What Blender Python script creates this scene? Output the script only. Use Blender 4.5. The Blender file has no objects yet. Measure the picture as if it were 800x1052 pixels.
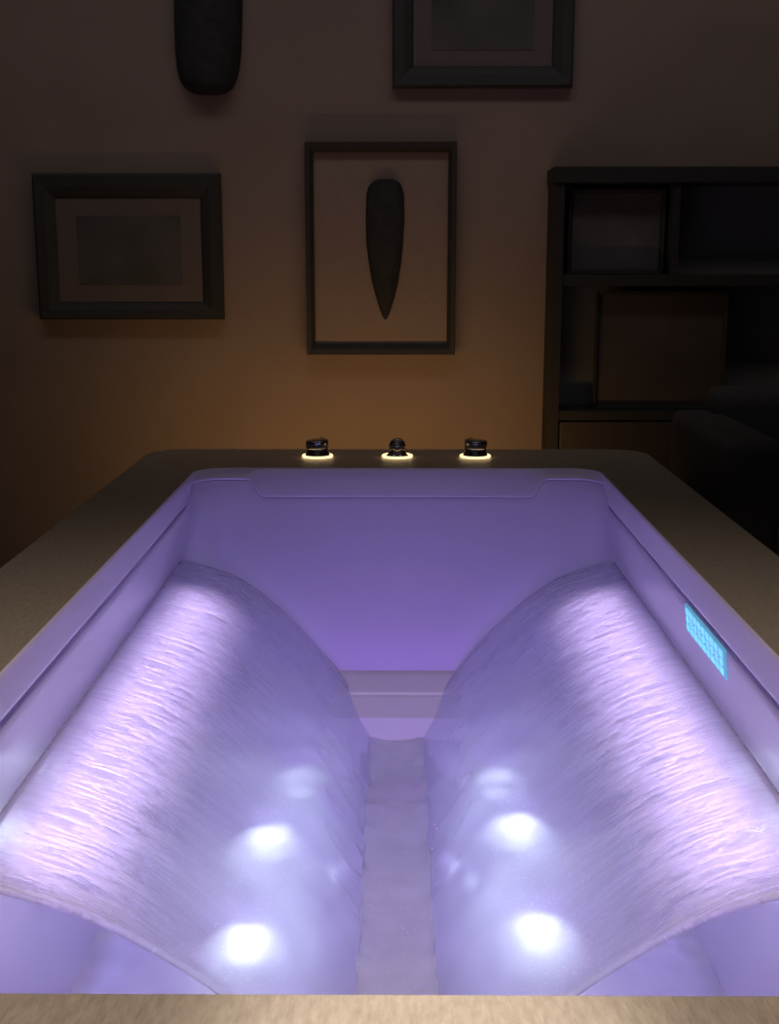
import bpy, bmesh, math, random
from mathutils import Vector, Matrix
random.seed(7)
S = bpy.context.scene
C = S.collection
PI = math.pi
R = math.radians

# ------------------------------------------------------------------ measures (metres)
DECK = 0.60            # height of the deck top
EYE = 1.02             # height of the camera
FPX = 1250.0
PITCH = R(11.75)
YAW = R(0.37)

def at(px, py, Y):
    """point of the place at depth Y seen at photo pixel px, py (used to read sizes off the photograph)"""
    cx, cz = (px - 400) / FPX, (526 - py) / FPX
    fy, fz = math.cos(PITCH), -math.sin(PITCH)
    d = Vector((cx, fy + cz * math.sin(PITCH), fz + cz * math.cos(PITCH)))
    d = Matrix.Rotation(YAW, 3, 'Z') @ d
    k = Y / d.y
    return d.x * k, EYE + d.z * k

# ------------------------------------------------------------------ materials
def mat(name, col, rough=0.5, metal=0.0, noise=0.0, nscale=20.0, bump=0.0, bscale=60.0, stretch=(1, 1, 1),
        emit=None, estr=0.0, coat=0.0, spec=0.5):
    m = bpy.data.materials.new(name); m.use_nodes = True
    nt = m.node_tree; b = nt.nodes['Principled BSDF']
    b.inputs['Roughness'].default_value = rough
    b.inputs['Metallic'].default_value = metal
    b.inputs['Coat Weight'].default_value = coat
    b.inputs['Specular IOR Level'].default_value = spec
    b.inputs['Base Color'].default_value = (*col, 1)
    tc = nt.nodes.new('ShaderNodeTexCoord'); mp = nt.nodes.new('ShaderNodeMapping')
    mp.inputs['Scale'].default_value = stretch
    nt.links.new(tc.outputs['Object'], mp.inputs['Vector'])
    n = nt.nodes.new('ShaderNodeTexNoise'); n.inputs['Scale'].default_value = nscale; n.inputs['Detail'].default_value = 5
    nt.links.new(mp.outputs['Vector'], n.inputs['Vector'])
    rp = nt.nodes.new('ShaderNodeValToRGB')
    rp.color_ramp.elements[0].position = 0.3; rp.color_ramp.elements[1].position = 0.7
    rp.color_ramp.elements[0].color = (*[c * (1 - noise) for c in col], 1)
    rp.color_ramp.elements[1].color = (*[min(1, c * (1 + noise)) for c in col], 1)
    nt.links.new(n.outputs['Fac'], rp.inputs['Fac'])
    nt.links.new(rp.outputs['Color'], b.inputs['Base Color'])
    if bump:
        n2 = nt.nodes.new('ShaderNodeTexNoise'); n2.inputs['Scale'].default_value = bscale; n2.inputs['Detail'].default_value = 4
        nt.links.new(mp.outputs['Vector'], n2.inputs['Vector'])
        bp = nt.nodes.new('ShaderNodeBump'); bp.inputs['Strength'].default_value = bump; bp.inputs['Distance'].default_value = 0.004
        nt.links.new(n2.outputs['Fac'], bp.inputs['Height'])
        nt.links.new(bp.outputs['Normal'], b.inputs['Normal'])
    if emit:
        b.inputs['Emission Color'].default_value = (*emit, 1)
        b.inputs['Emission Strength'].default_value = estr
    return m

M = {}
M['wall'] = mat('painted_plaster', (0.20, 0.15, 0.125), 0.9, noise=0.05, nscale=6, bump=0.15, bscale=90)
M['floor'] = mat('dark_floor', (0.06, 0.05, 0.045), 0.6, noise=0.2, nscale=8, stretch=(1, 8, 1))
M['deck'] = mat('brushed_stone', (0.31, 0.265, 0.222), 0.42, noise=0.14, nscale=70, bump=0.5, bscale=150, stretch=(3.0, 0.8, 1))
M['acrylic'] = mat('purple_cast_acrylic', (0.70, 0.64, 0.86), 0.28, noise=0.01, nscale=4)  # white acrylic with the purple lamp light tinted into its base colour
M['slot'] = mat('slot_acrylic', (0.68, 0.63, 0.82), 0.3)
M['ledge'] = mat('lamp_lit_acrylic', (0.88, 0.87, 0.92), 0.3, noise=0.01)  # same acrylic, coloured paler to stand for white lamp light on the ledge
M['panel'] = mat('panel_film', (0.10, 0.35, 0.5), 0.3, emit=(0.10, 0.42, 0.66), estr=0.55)
M['icon'] = mat('lit_icon', (0.3, 0.8, 0.9), 0.3, emit=(0.16, 0.70, 0.90), estr=0.75)
M['led'] = mat('led_lens', (0.9, 0.95, 1.0), 0.3, emit=(0.75, 0.95, 1.0), estr=1.2)
M['steel'] = mat('dark_chrome', (0.32, 0.31, 0.34), 0.2, metal=1.0)
M['ring'] = mat('glow_ring', (0.9, 0.7, 0.4), 0.4, emit=(1.0, 0.70, 0.36), estr=1.8)
M['black'] = mat('black_wood', (0.021, 0.020, 0.020), 0.7, noise=0.2, nscale=30, stretch=(1, 1, 6))
M['blade'] = mat('black_carving', (0.024, 0.024, 0.025), 0.8, noise=0.2, nscale=40, bump=0.3, bscale=60, spec=0.2)
M['mat'] = mat('mount_card', (0.105, 0.082, 0.076), 0.9, noise=0.05, nscale=30)
M['paper'] = mat('pale_card', (0.20, 0.15, 0.125), 0.9, noise=0.04, nscale=30)
M['print'] = mat('dark_print', (0.06, 0.055, 0.052), 0.85, noise=0.3, nscale=9)
M['case'] = mat('dark_stained_wood', (0.013, 0.0125, 0.0125), 0.85, noise=0.2, nscale=25, stretch=(1, 1, 7))
M['caseback'] = mat('dark_back_board', (0.12, 0.12, 0.12), 0.8)
M['base'] = mat('red_brown_wood', (0.026, 0.018, 0.016), 0.7, noise=0.2, nscale=20, stretch=(1, 1, 6))
M['board'] = mat('red_brown_board', (0.042, 0.031, 0.029), 0.8, noise=0.25, nscale=7)
M['chair'] = mat('charcoal_fabric', (0.06, 0.057, 0.058), 0.95, noise=0.2, nscale=200, bump=0.3, bscale=300)
M['strip'] = mat('warm_led_strip', (0.9, 0.7, 0.4), 0.5, emit=(1.0, 0.6, 0.2), estr=2.0)

# ------------------------------------------------------------------ helpers
def obj(name, bm, m, parent=None, smooth=False, recalc=True):
    if recalc and name != 'water_droplets': bmesh.ops.recalc_face_normals(bm, faces=bm.faces)
    me = bpy.data.meshes.new(name); bm.to_mesh(me); bm.free()
    me.materials.append(m)
    for p in me.polygons: p.use_smooth = smooth
    o = bpy.data.objects.new(name, me); C.objects.link(o)
    if parent:
        o.parent = parent
        o.matrix_parent_inverse = Matrix.Translation(parent.location).inverted()
    return o

def tag(o, label, cat, group=None, kind=None):
    o['label'] = label; o['category'] = cat
    if group: o['group'] = group
    if kind: o['kind'] = kind
    return o

def thing(name, label, cat, loc=(0, 0, 0), group=None):
    o = bpy.data.objects.new(name, None); C.objects.link(o); o.location = loc
    o.empty_display_size = 0.1
    return tag(o, label, cat, group)

def struct(name, bm, m):
    o = obj(name, bm, m); o['kind'] = 'structure'; return o

def box(bm, x0, x1, y0, y1, z0, z1, bev=0.0, seg=2):
    b = bmesh.new()
    vs = [b.verts.new((x, y, z)) for x in (x0, x1) for y in (y0, y1) for z in (z0, z1)]
    for f in ((0, 1, 3, 2), (4, 6, 7, 5), (0, 4, 5, 1), (2, 3, 7, 6), (0, 2, 6, 4), (1, 5, 7, 3)):
        b.faces.new([vs[i] for i in f])
    bmesh.ops.recalc_face_normals(b, faces=b.faces)
    if bev: bmesh.ops.bevel(b, geom=b.edges[:], offset=bev, segments=seg, affect='EDGES', profile=0.6)
    me = bpy.data.meshes.new('t'); b.to_mesh(me); b.free(); bm.from_mesh(me); bpy.data.meshes.remove(me)
    return bm

def bx(*a, **k): return box(bmesh.new(), *a, **k)

def rings(bm, rs, close_start=False, close_end=False, closed=True):
    vr = [[bm.verts.new(p) for p in r] for r in rs]
    n = len(rs[0])
    for a, b in zip(vr, vr[1:]):
        for i in range(n if closed else n - 1):
            j = (i + 1) % n
            bm.faces.new((a[i], a[j], b[j], b[i]))
    if close_start: bm.faces.new(vr[0][::-1])
    if close_end: bm.faces.new(vr[-1])
    return vr

def lathe(bm, prof, c, n=40, caps=True):
    rs = [[(c[0] + r * math.cos(2 * PI * i / n), c[1] + r * math.sin(2 * PI * i / n), c[2] + z) for i in range(n)] for r, z in prof]
    rings(bm, rs, caps, caps); return bm

def tube(bm, pts, rad, n=20):
    rs = []
    for k, p in enumerate(pts):
        p = Vector(p)
        a = Vector(pts[max(0, k - 1)]); b = Vector(pts[min(len(pts) - 1, k + 1)])
        t = (b - a).normalized(); u = Vector((1, 0, 0)); v = t.cross(u).normalized(); u = v.cross(t).normalized()
        r = rad[k] if isinstance(rad, (list, tuple)) else rad
        rs.append([p + (u * math.cos(2 * PI * i / n) + v * math.sin(2 * PI * i / n)) * r for i in range(n)])
    rings(bm, rs, True, True); return bm

def frame_ring(x0, x1, z0, z1, w, y0, y1, wt=None, wb=None):
    """a mitred picture frame with a raised outer edge, in the XZ plane, front at y0"""
    wt = wt or w; wb = wb or w
    def rect(i, y): 
        return [(x0 + w * i, y, z0 + wb * i), (x1 - w * i, y, z0 + wb * i), (x1 - w * i, y, z1 - wt * i), (x0 + w * i, y, z1 - wt * i)]
    bm = bmesh.new()
    d = y1 - y0
    rings(bm, [rect(0, y1), rect(0, y0 + d * .15), rect(.1, y0), rect(.55, y0 + d * .08), rect(.9, y0 + d * .35), rect(1, y0 + d * .5), rect(1, y1)])
    return bm

# ------------------------------------------------------------------ room
WALLY = 3.20
XL, XR, YN, CEIL = -1.75, 1.75, -1.6, 2.6
struct('floor', bx(XL, XR, YN, WALLY, -0.1, 0.0), M['floor'])
struct('wall_back', bx(XL - .1, XR + .1, WALLY, WALLY + .1, -.1, CEIL), M['wall'])
struct('wall_left', bx(XL - .1, XL, YN, WALLY, -.1, CEIL), M['wall'])
struct('wall_right', bx(XR, XR + .1, YN, WALLY, -.1, CEIL), M['wall'])
struct('baseboard_back', bx(XL, XR, WALLY - .015, WALLY, 0, .09, bev=.004), M['case'])

# ------------------------------------------------------------------ tub perimeter
NC = 14
def rrect(a, y0, y1, r, z, nx=80, ny=60):
    pts = []
    def line(p, q, n):
        for i in range(n):
            t = i / n; pts.append((p[0] + (q[0] - p[0]) * t, p[1] + (q[1] - p[1]) * t))
    def arc(c, a0):
        for i in range(NC):
            t = a0 + (PI / 2) * i / NC; pts.append((c[0] + r * math.cos(t), c[1] + r * math.sin(t)))
    line((a, y0 + r), (a, y1 - r), ny); arc((a - r, y1 - r), 0)
    line((a - r, y1), (-a + r, y1), nx); arc((-a + r, y1 - r), PI / 2)
    line((-a, y1 - r), (-a, y0 + r), ny); arc((-a + r, y0 + r), PI)
    line((-a + r, y0), (a - r, y0), nx); arc((a - r, y0 + r), 3 * PI / 2)
    return [(x, y, z(x, y) if callable(z) else z) for x, y in pts]

def sm(t):
    t = max(0, min(1, t)); return t * t * (3 - 2 * t)

def lip_drop(x, y):
    side = 1 - sm((y - 2.29) / .06)                   # along the sides the lip is deep
    mid = 1 - sm((abs(x) - .272) / .028)              # and again in the middle of the foot end
    if y < 2.3: mid = 0
    return .013 + max(.028 * side, .036 * mid)

Y0, Y1 = .64, 2.442
OUT = dict(a=.4085, y0=Y0, y1=Y1, r=.062)

# ---- the deck round the tub: top with a rounded opening, apron down to the floor
def build_deck():
    bm = bmesh.new()
    A, D0, D1 = .555, .22, 2.72
    NX = 80
    inner = lambda z: rrect(OUT['a'], OUT['y0'], OUT['y1'], OUT['r'], z)
    def outer(z, e=0.0): return rrect(A - e, D0 + e, D1 - e, .07, z)
    rings(bm, [inner(DECK - .025), inner(DECK - .003), rrect(.4115, OUT['y0'] - .003, OUT['y1'] + .003, .065, DECK), outer(DECK, .006), outer(DECK - .002, .002), outer(DECK - .008),
               outer(DECK - .035), outer(DECK - .037, .012), outer(.0, .012)])
    return bm
deck = thing('tub_deck', 'beige brushed deck surrounding the purple lit bathtub', 'tub deck', (0, 1.5, 0))
obj('surround', build_deck(), M['deck'], deck, smooth=False)
obj('led_strip', bx(-.40, .52, 2.716, 2.724, .50, .515), M['strip'], deck)

# ------------------------------------------------------------------ the bathtub
WL = DECK - .487      # water level
FL = DECK - .565      # tub floor
SLOT = DECK - .155
tub = thing('bathtub', 'white bathtub glowing purple, sunk into the beige deck', 'bathtub', (0, 1.5, 0))
def z_lip(k, g=0.0):
    return lambda x, y: DECK - lip_drop(x, y) + k - g * (.0008 + .0067 * (1 - sm((y - 2.30) / .05)))
rim = bmesh.new()
def tuck(k): return lambda x, y: DECK + k - .045 * (1 - sm((y - .66) / .16))      # at the head end the rim lies under the deck
rings(rim, [rrect(.409, Y0 - .04, Y1, .062, tuck(-.028)), rrect(.409, Y0 - .04, Y1, .062, tuck(.002)), rrect(.4078, Y0 - .036, Y1 - .002, .061, tuck(.0042)),
            rrect(.4060, Y0 - .03, Y1 - .005, .060, tuck(.0028)), rrect(.4050, Y0 - .02, Y1 - .010, .059, tuck(-.003)),
            rrect(.4040, Y0, 2.406, .056, z_lip(.003)), rrect(.4042, Y0, 2.4055, .056, z_lip(-.001)), rrect(.4055, Y0 - .001, 2.407, .056, z_lip(-.002)),
            rrect(.436, Y0 - .004, 2.414, .080, z_lip(-.001))])
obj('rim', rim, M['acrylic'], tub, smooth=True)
sh = bmesh.new()
rings(sh, [rrect(.436, Y0 - .002, 2.416, .080, z_lip(-.002, 1)), rrect(.4085, Y0, 2.4075, .058, z_lip(-.002, 1)), rrect(.4070, Y0, 2.4065, .058, z_lip(-.0035, 1)), rrect(.4075, Y0, 2.404, .060, DECK - .066), rrect(.4195, .68, 2.384, .068, SLOT),
           rrect(.420, .80, 2.345, .07, DECK - .30), rrect(.420, .90, 2.312, .07, DECK - .42), rrect(.418, .97, 2.30, .07, DECK - .475),
           rrect(.408, .99, 2.285, .068, DECK - .515), rrect(.385, 1.02, 2.265, .065, DECK - .545), rrect(.345, 1.06, 2.22, .06, DECK - .562),
           rrect(.26, 1.14, 2.14, .05, FL), rrect(.1, 1.3, 2.0, .04, FL - .004)], close_end=True)
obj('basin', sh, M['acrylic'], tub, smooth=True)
# ledge across the foot end
lg = bmesh.new()
prof = [(2.335, DECK - .386), (2.302, DECK - .388), (2.296, DECK - .391), (2.262, DECK - .411), (2.259, DECK - .416), (2.254, DECK - .417), (2.214, DECK - .446), (2.19, DECK - .56), (2.33, DECK - .56)]
rings(lg, [[(x, y, z) for y, z in prof] for x in (-.40, .40)], True, True)
obj('foot_ledge', lg, M['ledge'], tub)
# water slots
for s in (-1, 1):
    b = bmesh.new()
    pr = [(.4230, SLOT - .0012), (.4180, SLOT - .0012), (.4175, SLOT - .0016), (.4190, SLOT - .0022), (.4190, SLOT - .0045), (.4160, SLOT - .005), (.4155, SLOT - .0065), (.4165, SLOT - .008), (.4230, SLOT - .010)]
    rings(b, [[(s * x, y, z) for x, z in pr] for y in (1.03, 2.30)], True, True)
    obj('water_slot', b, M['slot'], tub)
# control panel on the right wall
cp = obj('control_panel', bx(-.0022, .0022, 1.440, 1.650, -.0195, .0195, bev=.001), M['panel'], tub)
PX, PZ, PT = .4078, DECK - .073, math.atan2(.012, .089)
def on_panel(o):
    for v in o.data.vertices:
        x, y, z = v.co; c, s_ = math.cos(PT), math.sin(PT)
        v.co = (PX + x * c - z * s_, y, PZ + x * s_ + z * c)
on_panel(cp)
cp['label'] = 'cyan lit control panel'
for r_ in range(3):
    for k in range(9):
        y = 1.455 + k * .0225; z = .0118 - r_ * .0118
        b = bmesh.new(); h = .0042; w = .006 + .003 * random.random()
        t = (r_ * 3 + k * 2) % 4
        if t == 0: box(b, -.0030, -.0018, y - w, y + w, z - h, z + h, bev=.0007)
        elif t == 1:
            box(b, -.0030, -.0018, y - w, y + w, z + h * .3, z + h, bev=.0005); box(b, -.0030, -.0018, y - w, y + w, z - h, z - h * .3, bev=.0005)
        elif t == 2:
            for q in (-1, 0, 1): box(b, -.0030, -.0018, y + q * w * .75 - .0016, y + q * w * .75 + .0016, z - h, z + h, bev=.0004)
        else:
            for i in range(12):
                a = 2 * PI * i / 12
                box(b, -.0030, -.0018, y + .0042 * math.cos(a) - .0011, y + .0042 * math.cos(a) + .0011, z + .0036 * math.sin(a) - .0011, z + .0036 * math.sin(a) + .0011)
        o = obj('button', b, M['icon'], tub); on_panel(o); o.parent = cp
        o.matrix_parent_inverse = Matrix.Identity(4)
# underwater lamps on the floor of the basin
LAMPS = [(-.216, 1.57), (-.216, 1.88), (-.180, 2.12), (.206, 1.60), (.206, 1.92), (.185, 2.12)]
for x, y in LAMPS:
    b = bmesh.new(); lathe(b, [(.034, -.004), (.034, .006), (.031, .009), (.027, .009), (.026, .006), (.026, -.004)], (x, y, FL), 32)
    f = obj('underwater_light', b, M['steel'], tub)
    b = bmesh.new(); lathe(b, [(.0255, -.002), (.0255, .006), (.020, .0085), (.010, .0095), (.002, .0098)], (x, y, FL), 32)
    l = obj('lens', b, M['led'], tub, smooth=True); l.parent = f
    l.matrix_parent_inverse = Matrix.Identity(4)

# ------------------------------------------------------------------ water
def link(nt, a, b): nt.links.new(a, b)
def math_node(nt, op, a, b=None, clamp=False):
    n = nt.nodes.new('ShaderNodeMath'); n.operation = op; n.use_clamp = clamp
    for i, v in enumerate((a, b)):
        if v is None: continue
        if isinstance(v, (int, float)): n.inputs[i].default_value = v
        else: nt.links.new(v, n.inputs[i])
    return n.outputs[0]
def ramp(nt, fac, stops):
    n = nt.nodes.new('ShaderNodeValToRGB'); e = n.color_ramp.elements
    while len(e) < len(stops): e.new(0.5)
    for i, (p, v) in enumerate(stops): e[i].position = p; e[i].color = (v, v, v, 1)
    nt.links.new(fac, n.inputs['Fac']); return n.outputs['Color']

def sheet_material():
    m = bpy.data.materials.new('falling_water'); m.use_nodes = True
    nt = m.node_tree; nt.nodes.clear()
    out = nt.nodes.new('ShaderNodeOutputMaterial')
    uv = nt.nodes.new('ShaderNodeUVMap'); uv.uv_map = 'flow'
    sep = nt.nodes.new('ShaderNodeSeparateXYZ'); link(nt, uv.outputs['UV'], sep.inputs[0])
    U = sep.outputs['X']                      # metres down the flow
    def noise(sc, det, sx, sy, dist=0.0):
        mp = nt.nodes.new('ShaderNodeMapping'); mp.inputs['Scale'].default_value = (sx, sy, 1)
        link(nt, uv.outputs['UV'], mp.inputs['Vector'])
        n = nt.nodes.new('ShaderNodeTexNoise'); n.inputs['Scale'].default_value = sc; n.inputs['Detail'].default_value = det
        n.inputs['Distortion'].default_value = dist
        link(nt, mp.outputs['Vector'], n.inputs['Vector']); return n.outputs['Fac']
    fine = noise(1, 4, 22, 190, .35)            # streaks along the flow
    mid = noise(1, 3, 9, 60, .5)
    broad = noise(1, 2, 5, 6)
    # aerated band a little below the slot
    env = ramp(nt, U, [(0.0, .03), (.03, .16), (.06, .85), (.11, 1.0), (.15, .5), (.20, .12), (.27, 0.02), (.40, 0)])
    st = math_node(nt, 'ADD', math_node(nt, 'MULTIPLY', fine, .7), math_node(nt, 'MULTIPLY', mid, .45))
    st = ramp(nt, st, [(.52, 0), (.63, 1)])
    foam = math_node(nt, 'MULTIPLY', st, env)
    foam = math_node(nt, 'MULTIPLY', foam, math_node(nt, 'ADD', broad, .5), True)
    foam = math_node(nt, 'ADD', foam, math_node(nt, 'MULTIPLY', env, .05), True)
    vm = nt.nodes.new('ShaderNodeMapping'); vm.inputs['Scale'].default_value = (75, 170, 1); link(nt, uv.outputs['UV'], vm.inputs['Vector'])
    vo = nt.nodes.new('ShaderNodeTexVoronoi'); link(nt, vm.outputs['Vector'], vo.inputs['Vector'])
    vc = nt.nodes.new('ShaderNodeSeparateXYZ'); link(nt, vo.outputs['Color'], vc.inputs[0])
    glint = math_node(nt, 'MULTIPLY', ramp(nt, vo.outputs['Distance'], [(.12, 1), (.40, 0)]), math_node(nt, 'GREATER_THAN', vc.outputs['X'], .93))  # sparkle glints painted in as opaque white specks
    glint = math_node(nt, 'MULTIPLY', glint, ramp(nt, U, [(0.02, 0), (.08, 1), (.30, .9), (.42, 0)]))
    foam = math_node(nt, 'ADD', foam, glint, True)
    dif = nt.nodes.new('ShaderNodeBsdfDiffuse'); dif.inputs['Color'].default_value = (.80, .77, .86, 1)  # purple cast of the tub light mixed into the water colour
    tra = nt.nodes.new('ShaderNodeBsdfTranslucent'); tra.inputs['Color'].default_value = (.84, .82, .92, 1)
    bump = nt.nodes.new('ShaderNodeBump'); bump.inputs['Strength'].default_value = .5; bump.inputs['Distance'].default_value = .004
    hsum = math_node(nt, 'ADD', math_node(nt, 'MULTIPLY', fine, .6), mid)
    link(nt, math_node(nt, 'MULTIPLY', hsum, math_node(nt, 'ADD', math_node(nt, 'MULTIPLY', env, .99), .006)), bump.inputs['Height'])
    glo = nt.nodes.new('ShaderNodeBsdfGlossy'); glo.inputs['Roughness'].default_value = .16
    glo.inputs['Color'].default_value = (.9, .9, .95, 1)
    link(nt, bump.outputs['Normal'], glo.inputs['Normal']); link(nt, bump.outputs['Normal'], dif.inputs['Normal'])
    milk = nt.nodes.new('ShaderNodeMixShader'); milk.inputs[0].default_value = .62
    link(nt, dif.outputs[0], milk.inputs[1]); link(nt, tra.outputs[0], milk.inputs[2])
    clear = nt.nodes.new('ShaderNodeBsdfTransparent'); clear.inputs['Color'].default_value = (.97, .97, 1, 1)
    eu = nt.nodes.new('ShaderNodeUVMap'); eu.uv_map = 'rim'
    es = nt.nodes.new('ShaderNodeSeparateXYZ'); link(nt, eu.outputs['UV'], es.inputs[0])
    body = nt.nodes.new('ShaderNodeMixShader')
    op = math_node(nt, 'ADD', math_node(nt, 'ADD', math_node(nt, 'MULTIPLY', foam, .8), math_node(nt, 'MULTIPLY', es.outputs['X'], .35)), math_node(nt, 'SUBTRACT', .35, math_node(nt, 'MULTIPLY', env, .20)), True)
    link(nt, op, body.inputs[0]); link(nt, clear.outputs[0], body.inputs[1]); link(nt, milk.outputs[0], body.inputs[2])
    fr = nt.nodes.new('ShaderNodeFresnel'); fr.inputs['IOR'].default_value = 1.33
    link(nt, bump.outputs['Normal'], fr.inputs['Normal'])
    fin = nt.nodes.new('ShaderNodeMixShader'); link(nt, math_node(nt, 'MINIMUM', fr.outputs[0], .22), fin.inputs[0])
    link(nt, body.outputs[0], fin.inputs[1]); link(nt, glo.outputs[0], fin.inputs[2])
    link(nt, fin.outputs[0], out.inputs['Surface'])
    return m
M['sheet'] = sheet_material()

H = .42
KN = [(0, 0), (.10, .022), (.29, .10), (.51, .28), (.70, .50), (.82, .69), (.885, .80)]   # out from the slot, fall (in units of H)
def fall(t):
    s = t * .885
    for (a, fa), (b, fb) in zip(KN, KN[1:]):
        if s <= b + 1e-9: break
    i = [k[0] for k in KN].index(a)
    def slope(j):
        j0, j1 = max(0, j - 1), min(len(KN) - 1, j + 1)
        return (KN[j1][1] - KN[j0][1]) / (KN[j1][0] - KN[j0][0])
    w = b - a; q = (s - a) / w
    h00 = 2 * q**3 - 3 * q**2 + 1; h10 = q**3 - 2 * q**2 + q; h01 = -2 * q**3 + 3 * q**2; h11 = q**3 - q**2
    return s * H, (h00 * fa + h10 * w * slope(i) * (i > 0) + h01 * fb + h11 * w * slope(i + 1)) * H
from mathutils import noise as mnoise
def build_sheet(s):
    bm = bmesh.new(); uvl = bm.loops.layers.uv.new('flow'); rml = bm.loops.layers.uv.new('rim')
    NU, NV = 70, 150
    # arc length
    P = [fall(i / NU) for i in range(NU + 1)]
    L = [0]
    for p, q in zip(P, P[1:]): L.append(L[-1] + math.hypot(q[0] - p[0], q[1] - p[1]))
    th = .004
    grid = {}; edg = {}
    for side in (0, 1):
        for i in range(NU + 1):
            a = P[max(0, i - 1)]; b = P[min(NU, i + 1)]
            tx, tz = b[0] - a[0], -(b[1] - a[1]); l = math.hypot(tx, tz); nx, nz = -tz / l, tx / l
            ynear = 1.045 + .33 * P[i][1] ; yfar = 2.285 - .02 * P[i][1]
            for j in range(NV + 1):
                v = j / NV
                y = ynear + (yfar - ynear) * v
                edge = min(v, 1 - v) * (yfar - ynear)
                edg[side, i, j] = math.exp(-(edge / .009) ** 2)
                thick = th * (.6 + .9 * math.exp(-(edge / .012) ** 2)) * (1 if i > 3 else .7)
                w = mnoise.noise(Vector((L[i] * 9 + 3 * s, y * 55, 1.3))) * (.00008 + .0012 * math.exp(-((L[i] - .10) / .06) ** 2)) * min(1, L[i] / .05) + mnoise.noise(Vector((L[i] * 5, y * 14 + 9 * s, 4))) * .0022 * min(1, L[i] / .08)
                w += (thick / 2) * (1 if side == 0 else -1)
                grid[side, i, j] = bm.verts.new((s * (.4192 - P[i][0] - nx * w), y, SLOT + .0012 - P[i][1] + nz * w))
    def face(ks, flip):
        ks = ks[::-1] if flip else ks
        f = bm.faces.new([grid[k] for k in ks])
        for lp, k in zip(f.loops, ks):
            lp[rml].uv = (edg[k], 0)
            lp[uvl].uv = (L[k[1]], grid[k].co.y + (3.7 if s > 0 else 0))
    for i in range(NU):
        for j in range(NV):
            face([(0, i, j), (0, i + 1, j), (0, i + 1, j + 1), (0, i, j + 1)], s < 0)
            face([(1, i, j), (1, i, j + 1), (1, i + 1, j + 1), (1, i + 1, j)], s < 0)
    for i in range(NU):
        face([(0, i, 0), (1, i, 0), (1, i + 1, 0), (0, i + 1, 0)], s < 0)
        face([(0, i, NV), (0, i + 1, NV), (1, i + 1, NV), (1, i, NV)], s < 0)
    for j in range(NV):
        face([(0, 0, j), (0, 0, j + 1), (1, 0, j + 1), (1, 0, j)], s < 0)
        face([(0, NU, j), (1, NU, j), (1, NU, j + 1), (0, NU, j + 1)], s < 0)
    return bm
for s, lab in ((-1, 'curved sheet of water pouring from the slot in the left tub wall'),
               (1, 'curved sheet of water pouring from the right tub wall, below the cyan panel')):
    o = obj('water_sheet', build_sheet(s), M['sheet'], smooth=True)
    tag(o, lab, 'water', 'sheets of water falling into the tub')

def pool_material():
    m = bpy.data.materials.new('bath_water'); m.use_nodes = True
    nt = m.node_tree; nt.nodes.clear(); out = nt.nodes.new('ShaderNodeOutputMaterial')
    tc = nt.nodes.new('ShaderNodeTexCoord')
    def noise(sc, sx, sy, det=3):
        mp = nt.nodes.new('ShaderNodeMapping'); mp.inputs['Scale'].default_value = (sx, sy, 1); link(nt, tc.outputs['Object'], mp.inputs['Vector'])
        n = nt.nodes.new('ShaderNodeTexNoise'); n.inputs['Scale'].default_value = sc; n.inputs['Detail'].default_value = det
        link(nt, mp.outputs['Vector'], n.inputs['Vector']); return n.outputs['Fac']
    b = nt.nodes.new('ShaderNodeBump'); b.inputs['Strength'].default_value = .4; b.inputs['Distance'].default_value = .01
    link(nt, noise(18, 1, 1), b.inputs['Height'])
    dif = nt.nodes.new('ShaderNodeBsdfDiffuse'); dif.inputs['Color'].default_value = (.92, .90, .96, 1)
    tra = nt.nodes.new('ShaderNodeBsdfTranslucent'); tra.inputs['Color'].default_value = (.93, .91, .98, 1)
    mk = nt.nodes.new('ShaderNodeMixShader'); mk.inputs[0].default_value = .45; link(nt, dif.outputs[0], mk.inputs[1]); link(nt, tra.outputs[0], mk.inputs[2])
    cl = nt.nodes.new('ShaderNodeBsdfTransparent'); cl.inputs['Color'].default_value = (.94, .95, 1, 1)
    mx = nt.nodes.new('ShaderNodeMixShader'); link(nt, ramp(nt, noise(6, 1, 1), [(.3, .5), (.7, .7)]), mx.inputs[0])
    link(nt, cl.outputs[0], mx.inputs[1]); link(nt, mk.outputs[0], mx.inputs[2])
    gl = nt.nodes.new('ShaderNodeBsdfGlossy'); gl.inputs['Roughness'].default_value = .12; link(nt, b.outputs['Normal'], gl.inputs['Normal'])
    fr = nt.nodes.new('ShaderNodeFresnel'); fr.inputs['IOR'].default_value = 1.33; link(nt, b.outputs['Normal'], fr.inputs['Normal'])
    fi = nt.nodes.new('ShaderNodeMixShader'); link(nt, fr.outputs[0], fi.inputs[0]); link(nt, mx.outputs[0], fi.inputs[1]); link(nt, gl.outputs[0], fi.inputs[2])
    link(nt, fi.outputs[0], out.inputs['Surface']); return m
M['pool'] = pool_material()
pb = bmesh.new()
NXp, NYp = 80, 140
gv = {}
for i in range(NXp + 1):
    for j in range(NYp + 1):
        x = -.412 + .824 * i / NXp; y = 1.0 + 1.205 * j / NYp
        w = mnoise.noise(Vector((x * 16, y * 12, 0))) * .004 + mnoise.noise(Vector((x * 40, y * 30, 5))) * .0016
        w += .006 * math.exp(-((abs(x) - .05) / .018) ** 2) * (.7 + mnoise.noise(Vector((x * 30, y * 25, 8))))
        gv[i, j] = pb.verts.new((x, y, WL + w))
for i in range(NXp):
    for j in range(NYp): pb.faces.new((gv[i, j], gv[i + 1, j], gv[i + 1, j + 1], gv[i, j + 1]))
o = obj('bath_water', pb, M['pool'], smooth=True)
tag(o, 'rippled lavender bath water pooled in the bottom of the tub', 'water', kind='stuff')

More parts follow.
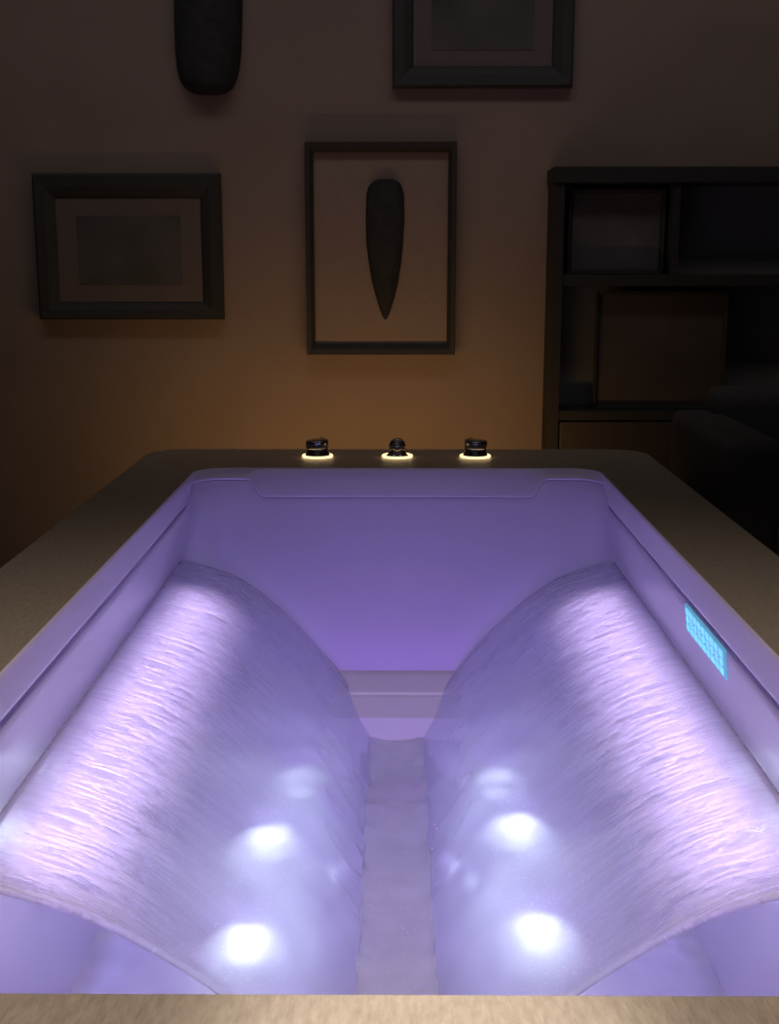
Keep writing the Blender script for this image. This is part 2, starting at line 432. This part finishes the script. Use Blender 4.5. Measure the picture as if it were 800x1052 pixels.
# droplets dancing on the sheets and splashing in the middle
def drop_material():
    m = bpy.data.materials.new('water_drop'); m.use_nodes = True
    nt = m.node_tree; nt.nodes.clear(); out = nt.nodes.new('ShaderNodeOutputMaterial')
    d = nt.nodes.new('ShaderNodeBsdfDiffuse'); d.inputs['Color'].default_value = (.95, .95, 1, 1)
    t = nt.nodes.new('ShaderNodeBsdfTranslucent'); t.inputs['Color'].default_value = (.97, .97, 1, 1)
    a = nt.nodes.new('ShaderNodeMixShader'); a.inputs[0].default_value = .85; link(nt, d.outputs[0], a.inputs[1]); link(nt, t.outputs[0], a.inputs[2])
    g = nt.nodes.new('ShaderNodeBsdfGlossy'); g.inputs['Roughness'].default_value = .1
    b = nt.nodes.new('ShaderNodeMixShader'); b.inputs[0].default_value = .06; link(nt, a.outputs[0], b.inputs[1]); link(nt, g.outputs[0], b.inputs[2])
    e = nt.nodes.new('ShaderNodeBsdfTransparent'); f = nt.nodes.new('ShaderNodeMixShader'); f.inputs[0].default_value = .8
    link(nt, e.outputs[0], f.inputs[1]); link(nt, b.outputs[0], f.inputs[2]); link(nt, f.outputs[0], out.inputs['Surface']); return m
M['drop'] = drop_material()
db = bmesh.new()
def drop(p, r, st=1.0):
    v0 = len(db.verts)
    ret = bmesh.ops.create_icosphere(db, subdivisions=2, radius=r)
    bmesh.ops.delete(db, geom=[v for v in ret['verts'] if v.co.z < -r * .2], context='VERTS')
    for v in [v for v in ret['verts'] if v.is_valid]: v.co = Vector((v.co.x * st, v.co.y, v.co.z)) + Vector(p)
for k in range(120):
    drop((random.gauss(0, .03), random.uniform(1.1, 1.9), WL + random.uniform(.006, .06)), random.uniform(.0006, .0012))
o = obj('water_droplets', db, M['drop'], smooth=True)
tag(o, 'tiny bright droplets splashing in the channel between the two water sheets', 'droplets', kind='stuff')

# ------------------------------------------------------------------ taps on the far deck
def tap_ring(root, x, y):
    b = bmesh.new(); n = 48; m_ = 10
    rr, r0 = .0308, .0027
    rs = [[(x + (rr + r0 * math.cos(2 * PI * j / m_)) * math.cos(2 * PI * i / n), y + (rr + r0 * math.cos(2 * PI * j / m_)) * math.sin(2 * PI * i / n), DECK + .0042 + r0 * math.sin(2 * PI * j / m_)) for j in range(m_)] for i in range(n)]
    rs.append(rs[0]); rings(b, rs)
    bmesh.ops.remove_doubles(b, verts=b.verts, dist=1e-5)
    o = obj('glow_ring', b, M['ring'], root, smooth=True); o['label'] = 'glowing amber ring'
def handle(x, y, tilt, lab):
    root = thing('bath_tap', lab, 'tap', (x, y, DECK), 'tap handles on the far deck')
    tap_ring(root, x, y)
    b = bmesh.new(); lathe(b, [(.028, 0), (.028, .003), (.0265, .007), (.0245, .012), (.0230, .017), (.0225, .021)], (x, y, DECK), 40)
    obj('base', b, M['steel'], root, smooth=True)
    b = bmesh.new(); lathe(b, [(.0220, .0205), (.0228, .0215), (.0240, .025), (.0248, .033), (.0246, .036), (.0228, .0385), (.004, .039)], (x, y, DECK), 40)
    bmesh.ops.rotate(b, verts=b.verts, cent=(x, y, DECK + .021), matrix=Matrix.Rotation(tilt, 3, 'Y'))
    obj('knob', b, M['steel'], root, smooth=True)
    b = bmesh.new(); tube(b, [(x, y, DECK + .031), (x - .0, y + .02, DECK + .032), (x, y + .045, DECK + .0335), (x, y + .056, DECK + .034)], [.005, .005, .0045, .003], 14)
    bmesh.ops.rotate(b, verts=b.verts, cent=(x, y, DECK), matrix=Matrix.Rotation(tilt * 2, 3, 'Z'))
    obj('lever', b, M['steel'], root, smooth=True)
TY = 2.595
handle(-.172, TY, R(-4), 'dark chrome tap handle with amber ring, left of the spout')
handle(.168, TY, R(4), 'dark chrome tap handle with amber ring, right of the spout')
sp = thing('bath_spout', 'dark chrome spout with amber ring, standing between the two handles', 'tap', (0, TY, DECK))
tap_ring(sp, 0, TY)
b = bmesh.new(); lathe(b, [(.026, 0), (.026, .004), (.021, .008), (.018, .012), (.018, .014)], (0, TY, DECK), 40)
obj('base', b, M['steel'], sp, smooth=True)
b = bmesh.new()
pts = [(0, TY + .006, DECK + .008), (0, TY + .006, DECK + .018)]
for i in range(1, 9):
    a = R(95) * i / 8
    pts.append((0, TY + .006 - .012 * (1 - math.cos(a)), DECK + .018 + .008 * math.sin(a)))
tube(b, pts, [.018] * 2 + [.018] * 6 + [.0165, .0145], 28)
obj('pipe', b, M['steel'], sp, smooth=True)
b = bmesh.new(); tube(b, [(0, TY - .004, DECK + .0285), (0, TY - .018, DECK + .0275), (0, TY - .026, DECK + .0265), (0, TY - .028, DECK + .0262)], [.0105, .0105, .0095, .007], 24)
obj('nozzle', b, M['steel'], sp, smooth=True)

# ------------------------------------------------------------------ pictures on the back wall
def rect_at(x0, y0, x1, y1, Y=WALLY - .02):
    xa, zb = at(x0, y1, Y); xb, zt = at(x1, y0, Y); return xa, xb, zb, zt
def picture(lab, px, fw, mw, wt=None, wb=None, top=None):
    x0, x1, z0, z1 = rect_at(*px)
    if top: z1 = z0 + top
    root = thing('framed_picture', lab, 'picture', ((x0 + x1) / 2, WALLY, z0), 'framed pictures on the back wall')
    obj('frame', frame_ring(x0, x1, z0, z1, fw, WALLY - .035, WALLY - .002, wt, wb), M['black'], root)
    t, bb = wt or fw, wb or fw
    obj('mount', bx(x0 + fw - .004, x1 - fw + .004, WALLY - .018, WALLY - .010, z0 + bb - .004, z1 - t + .004), M['mat'], root)
    obj('print', bx(x0 + fw + mw, x1 - fw - mw, WALLY - .0195, WALLY - .0175, z0 + bb + mw * .85, z1 - t - mw * .85), M['print'], root)
    return root
picture('wide black framed picture with a dark print, at the left', (42, 178, 226, 328), .053, .052, .062, .045)
picture('wide black framed picture at the top, cut off by the upper edge', (403, -70, 592, 90), .052, .045, .05, .05)
# narrow frame with a carved blade in it
x0, x1, z0, z1 = rect_at(316, 146, 469, 364)
ctr = thing('shadow_box', 'tall thin black frame holding a pointed dark blade, above the spout', 'picture', ((x0 + x1) / 2, WALLY, z0))
obj('frame', frame_ring(x0, x1, z0, z1, .020, WALLY - .04, WALLY - .002, .024, .026), M['black'], ctr)
obj('backing', bx(x0 + .016, x1 - .016, WALLY - .012, WALLY - .006, z0 + .02, z1 - .02), M['paper'], ctr)
def outline_solid(prof, y0, y1, bulge):
    """prof: (z, left x, right x); a domed carving with its back at y1"""
    bm = bmesh.new(); rs = []
    n = 16
    for z, a, b_ in prof:
        c, w = (a + b_) / 2, (b_ - a) / 2
        rs.append([(c + w * math.cos(PI * i / n), y1 - (y1 - y0) * (math.sin(PI * i / n) ** .8) * min(1, w / bulge), z) for i in range(n + 1)])
    rings(bm, rs, True, True); return bm
YB = WALLY - .02
pf = [(184, 388, 405), (187, 382, 410), (192, 378, 413), (200, 376, 415), (225, 375.5, 415.5), (250, 376, 414), (270, 378.5, 412), (290, 382, 409), (305, 386, 405.5), (318, 390, 401.5), (326, 393, 398.5), (329, 395, 396.5)]
prof = []
for py, a, b_ in pf:
    xa, z = at(a, py, YB); xb, _ = at(b_, py, YB); prof.append((z, xa, xb))
obj('blade', outline_solid(prof, WALLY - .034, WALLY - .010, .03), M['blade'], ctr, smooth=True)
# long rounded shield at the top left
pf = [(97, 204, 222), (95, 197, 231), (90, 189, 238), (82, 184, 242), (70, 181, 245), (50, 179, 247), (20, 178, 248), (-20, 177.5, 248.5), (-70, 178, 248), (-110, 180, 246), (-150, 187, 239), (-170, 198, 228)]
prof = []
for py, a, b_ in pf:
    xa, z = at(a, py, YB); xb, _ = at(b_, py, YB); prof.append((z, xa, xb))
ms = obj('wall_shield', outline_solid(prof, WALLY - .07, WALLY - .001, .06), M['blade'], smooth=True)
tag(ms, 'long black shield with a rounded lower end, hung at the upper left', 'wall ornament')

# ------------------------------------------------------------------ dark bookcase at the right
BF = WALLY - .15
bx0, bz1 = at(571, 172, BF)
bxr = 1.42
_, zmid = at(700, 288, BF); _, zlow = at(700, 424, BF)
bc = thing('bookcase', 'tall dark wooden bookcase against the back wall on the right', 'bookcase', ((bx0 + bxr) / 2, BF, 0))
T = .024
obj('side_panel', bx(bx0, bx0 + T, BF, WALLY - .002, 0, bz1, bev=.002), M['case'], bc)
obj('side_panel', bx(bxr - T, bxr, BF, WALLY - .002, 0, bz1, bev=.002), M['case'], bc)
obj('top_board', bx(bx0 - .004, bxr + .004, BF - .006, WALLY - .002, bz1 - .036, bz1 + .002, bev=.003), M['case'], bc)
obj('back_board', bx(bx0 + T, bxr - T, WALLY - .014, WALLY - .003, .02, bz1 - .03), M['caseback'], bc)
obj('shelf', bx(bx0 + T, bxr - T, BF + .004, WALLY - .014, zmid - .014, zmid + .014, bev=.002), M['case'], bc)
obj('shelf', bx(bx0 + T, bxr - T, BF + .002, WALLY - .014, zlow - .02, zlow + .004, bev=.002), M['case'], bc)
xd, _ = at(694, 240, BF)
obj('divider', bx(xd - .009, xd + .009, BF + .004, WALLY - .014, zmid + .014, bz1 - .036), M['case'], bc)
nd = 2
dw = (bxr - bx0 - 2 * T) / nd
for k in range(nd):
    a = bx0 + T + k * dw + .003; c_ = a + dw - .006
    d = obj('door', bx(a, c_, BF + .0, BF + .02, .06, zlow - .024, bev=.003), M['base'], bc)
    b = bmesh.new(); lathe(b, [(.004, 0), (.004, .012), (.010, .016), (.011, .022), (.006, .026)], (0, 0, 0), 20)
    kx = c_ - .05 if k == 0 else a + .05
    bmesh.ops.rotate(b, verts=b.verts, cent=(0, 0, 0), matrix=Matrix.Rotation(PI / 2, 3, 'X'))
    bmesh.ops.translate(b, verts=b.verts, vec=(kx, BF, .38))
    kb = obj('knob', b, M['steel'], bc, smooth=True); kb.parent = d; kb.matrix_parent_inverse = Matrix.Identity(4)
obj('plinth', bx(bx0 + T, bxr - T, BF + .02, BF + .035, 0, .06), M['case'], bc)
# things in the bookcase
def shelf_picture(lab, px, zfloor, m, fw):
    Yp = BF + .05
    xa, _ = at(px[0], px[1], Yp); xb, zt = at(px[2], px[1], Yp)
    r_ = thing('framed_picture', lab, 'picture', ((xa + xb) / 2, Yp, zfloor), 'pictures standing in the bookcase')
    obj('frame', frame_ring(xa, xb, zfloor, zt, fw, Yp - .012, Yp + .012), M['case'], r_)
    obj('print', bx(xa + fw * .9, xb - fw * .9, Yp, Yp + .008, zfloor + fw * .9, zt - fw * .9), m, r_)
shelf_picture('dim dark picture standing in the upper left bay of the bookcase', (584, 194, 684), zmid + .014, M['print'], .012)
shelf_picture('reddish brown picture standing on the lower bookcase shelf', (613, 299, 748), zlow + .004, M['board'], .010)

# ------------------------------------------------------------------ dark armchair beyond the deck
ac = thing('armchair', 'low charcoal armchair beside the right end of the deck', 'armchair', (.95, 2.5, 0))
obj('seat', bx(.74, 1.16, 2.26, 2.68, .22, .44, bev=.03, seg=3), M['chair'], ac, smooth=True)
obj('backrest', bx(.70, 1.20, 2.66, 2.80, .20, .74, bev=.04, seg=3), M['chair'], ac, smooth=True)
obj('arm', bx(.625, .735, 2.28, 2.78, .16, .685, bev=.03, seg=3), M['chair'], ac, smooth=True)
obj('arm', bx(1.165, 1.275, 2.28, 2.78, .16, .685, bev=.03, seg=3), M['chair'], ac, smooth=True)
for x in (.68, 1.22):
    for y in (2.34, 2.72):
        b = bmesh.new(); lathe(b, [(.016, 0), (.022, .17)], (x, y, 0), 16); obj('leg', b, M['black'], ac)

# ------------------------------------------------------------------ light
def area(name, loc, rot, sx, sy, power, col, spread=180):
    l = bpy.data.lights.new(name, 'AREA'); l.shape = 'RECTANGLE'; l.size = sx; l.size_y = sy; l.energy = power; l.color = col; l.spread = R(spread)
    o = bpy.data.objects.new(name, l); C.objects.link(o); o.location = loc; o.rotation_euler = rot; return o
def spot(name, loc, target, power, col, ang, blend, rad):
    l = bpy.data.lights.new(name, 'SPOT'); l.energy = power; l.color = col; l.spot_size = R(ang); l.spot_blend = blend; l.shadow_soft_size = rad
    o = bpy.data.objects.new(name, l); C.objects.link(o); o.location = loc
    o.rotation_euler = (Vector(target) - Vector(loc)).to_track_quat('-Z', 'Y').to_euler(); return o
PUR = (.40, .25, 1.0)
for s in (-1, 1):
    area('band_fill', (s * .409, 1.60, SLOT - .100), (0, s * R(140), 0), .012, 1.02, .92, (.82, .63, 1.0), 85)  # unseen strip added below the slot to brighten the streak band
    area('tub_fill', (s * .405, 1.60, WL + .06), (0, s * R(98), 0), .03, 1.1, .38, (.34, .31, 1.0))  # unseen purple fill added under the sheets
area('head_fill', (0, .80, .50), (R(76), 0, 0), .6, .03, .26, (.36, .16, 1.0), 44)  # floating purple fill without a fixture, added for the foot-end wall
for x, y in LAMPS:
    k = 1.0 if y < 1.7 else (1.15 if y < 2.0 else .36)
    spot('underwater_fill', (x, y, FL + .016), (0, y - .1, 1.0), .42, (.48, .36, 1.0), 165, .6, .03)  # extra wide purple fill added at each lens to lift the pool
    spot('underwater_lamp', (x, y, FL + .014), (0, .1, 1.0), 26 * k, (.76, .92, 1.0), 50, 1.0, .03)     # aimed at the head end
spot('ceiling_downlight', (0, .25, 2.4), (0, .35, .5), 112, (1.0, .83, .69), 98, 1.0, .10)
spot('deck_fill_beam', (.02, .30, 2.4), (.02, .60, .6), 230, (1.0, .90, .78), 10, 1.0, .03)  # unseen narrow beam added for the bright patch on the near deck
area('wall_uplight', (-.10, 2.735, .50), (R(90 + 5), 0, 0), .86, .02, 1.6, (1.0, .56, .20))

area('wall_fill', (0, 2.15, 2.50), (R(42), 0, 0), 3.2, .2, 1.9, (1.0, .92, .88), 96)  # unseen fill added to lift the dark back wall and bookcase
w = bpy.data.worlds.new('dim_room'); S.world = w; w.use_nodes = True
w.node_tree.nodes['Background'].inputs['Color'].default_value = (1.0, .90, .84, 1)
w.node_tree.nodes['Background'].inputs['Strength'].default_value = .03

# ------------------------------------------------------------------ camera
cd = bpy.data.cameras.new('camera'); cam = bpy.data.objects.new('camera', cd); C.objects.link(cam)
cd.sensor_fit = 'VERTICAL'; cd.sensor_height = 36; cd.sensor_width = 36; cd.lens = 36 * FPX / 1052
cd.clip_start = .02
cam.location = (0, 0, EYE); cam.rotation_euler = (PI / 2 - PITCH, 0, YAW)
S.camera = cam
S.view_settings.view_transform = 'Standard'; S.view_settings.look = 'None'
S.view_settings.exposure = 0; S.view_settings.gamma = 1; S.view_settings.use_curve_mapping = False
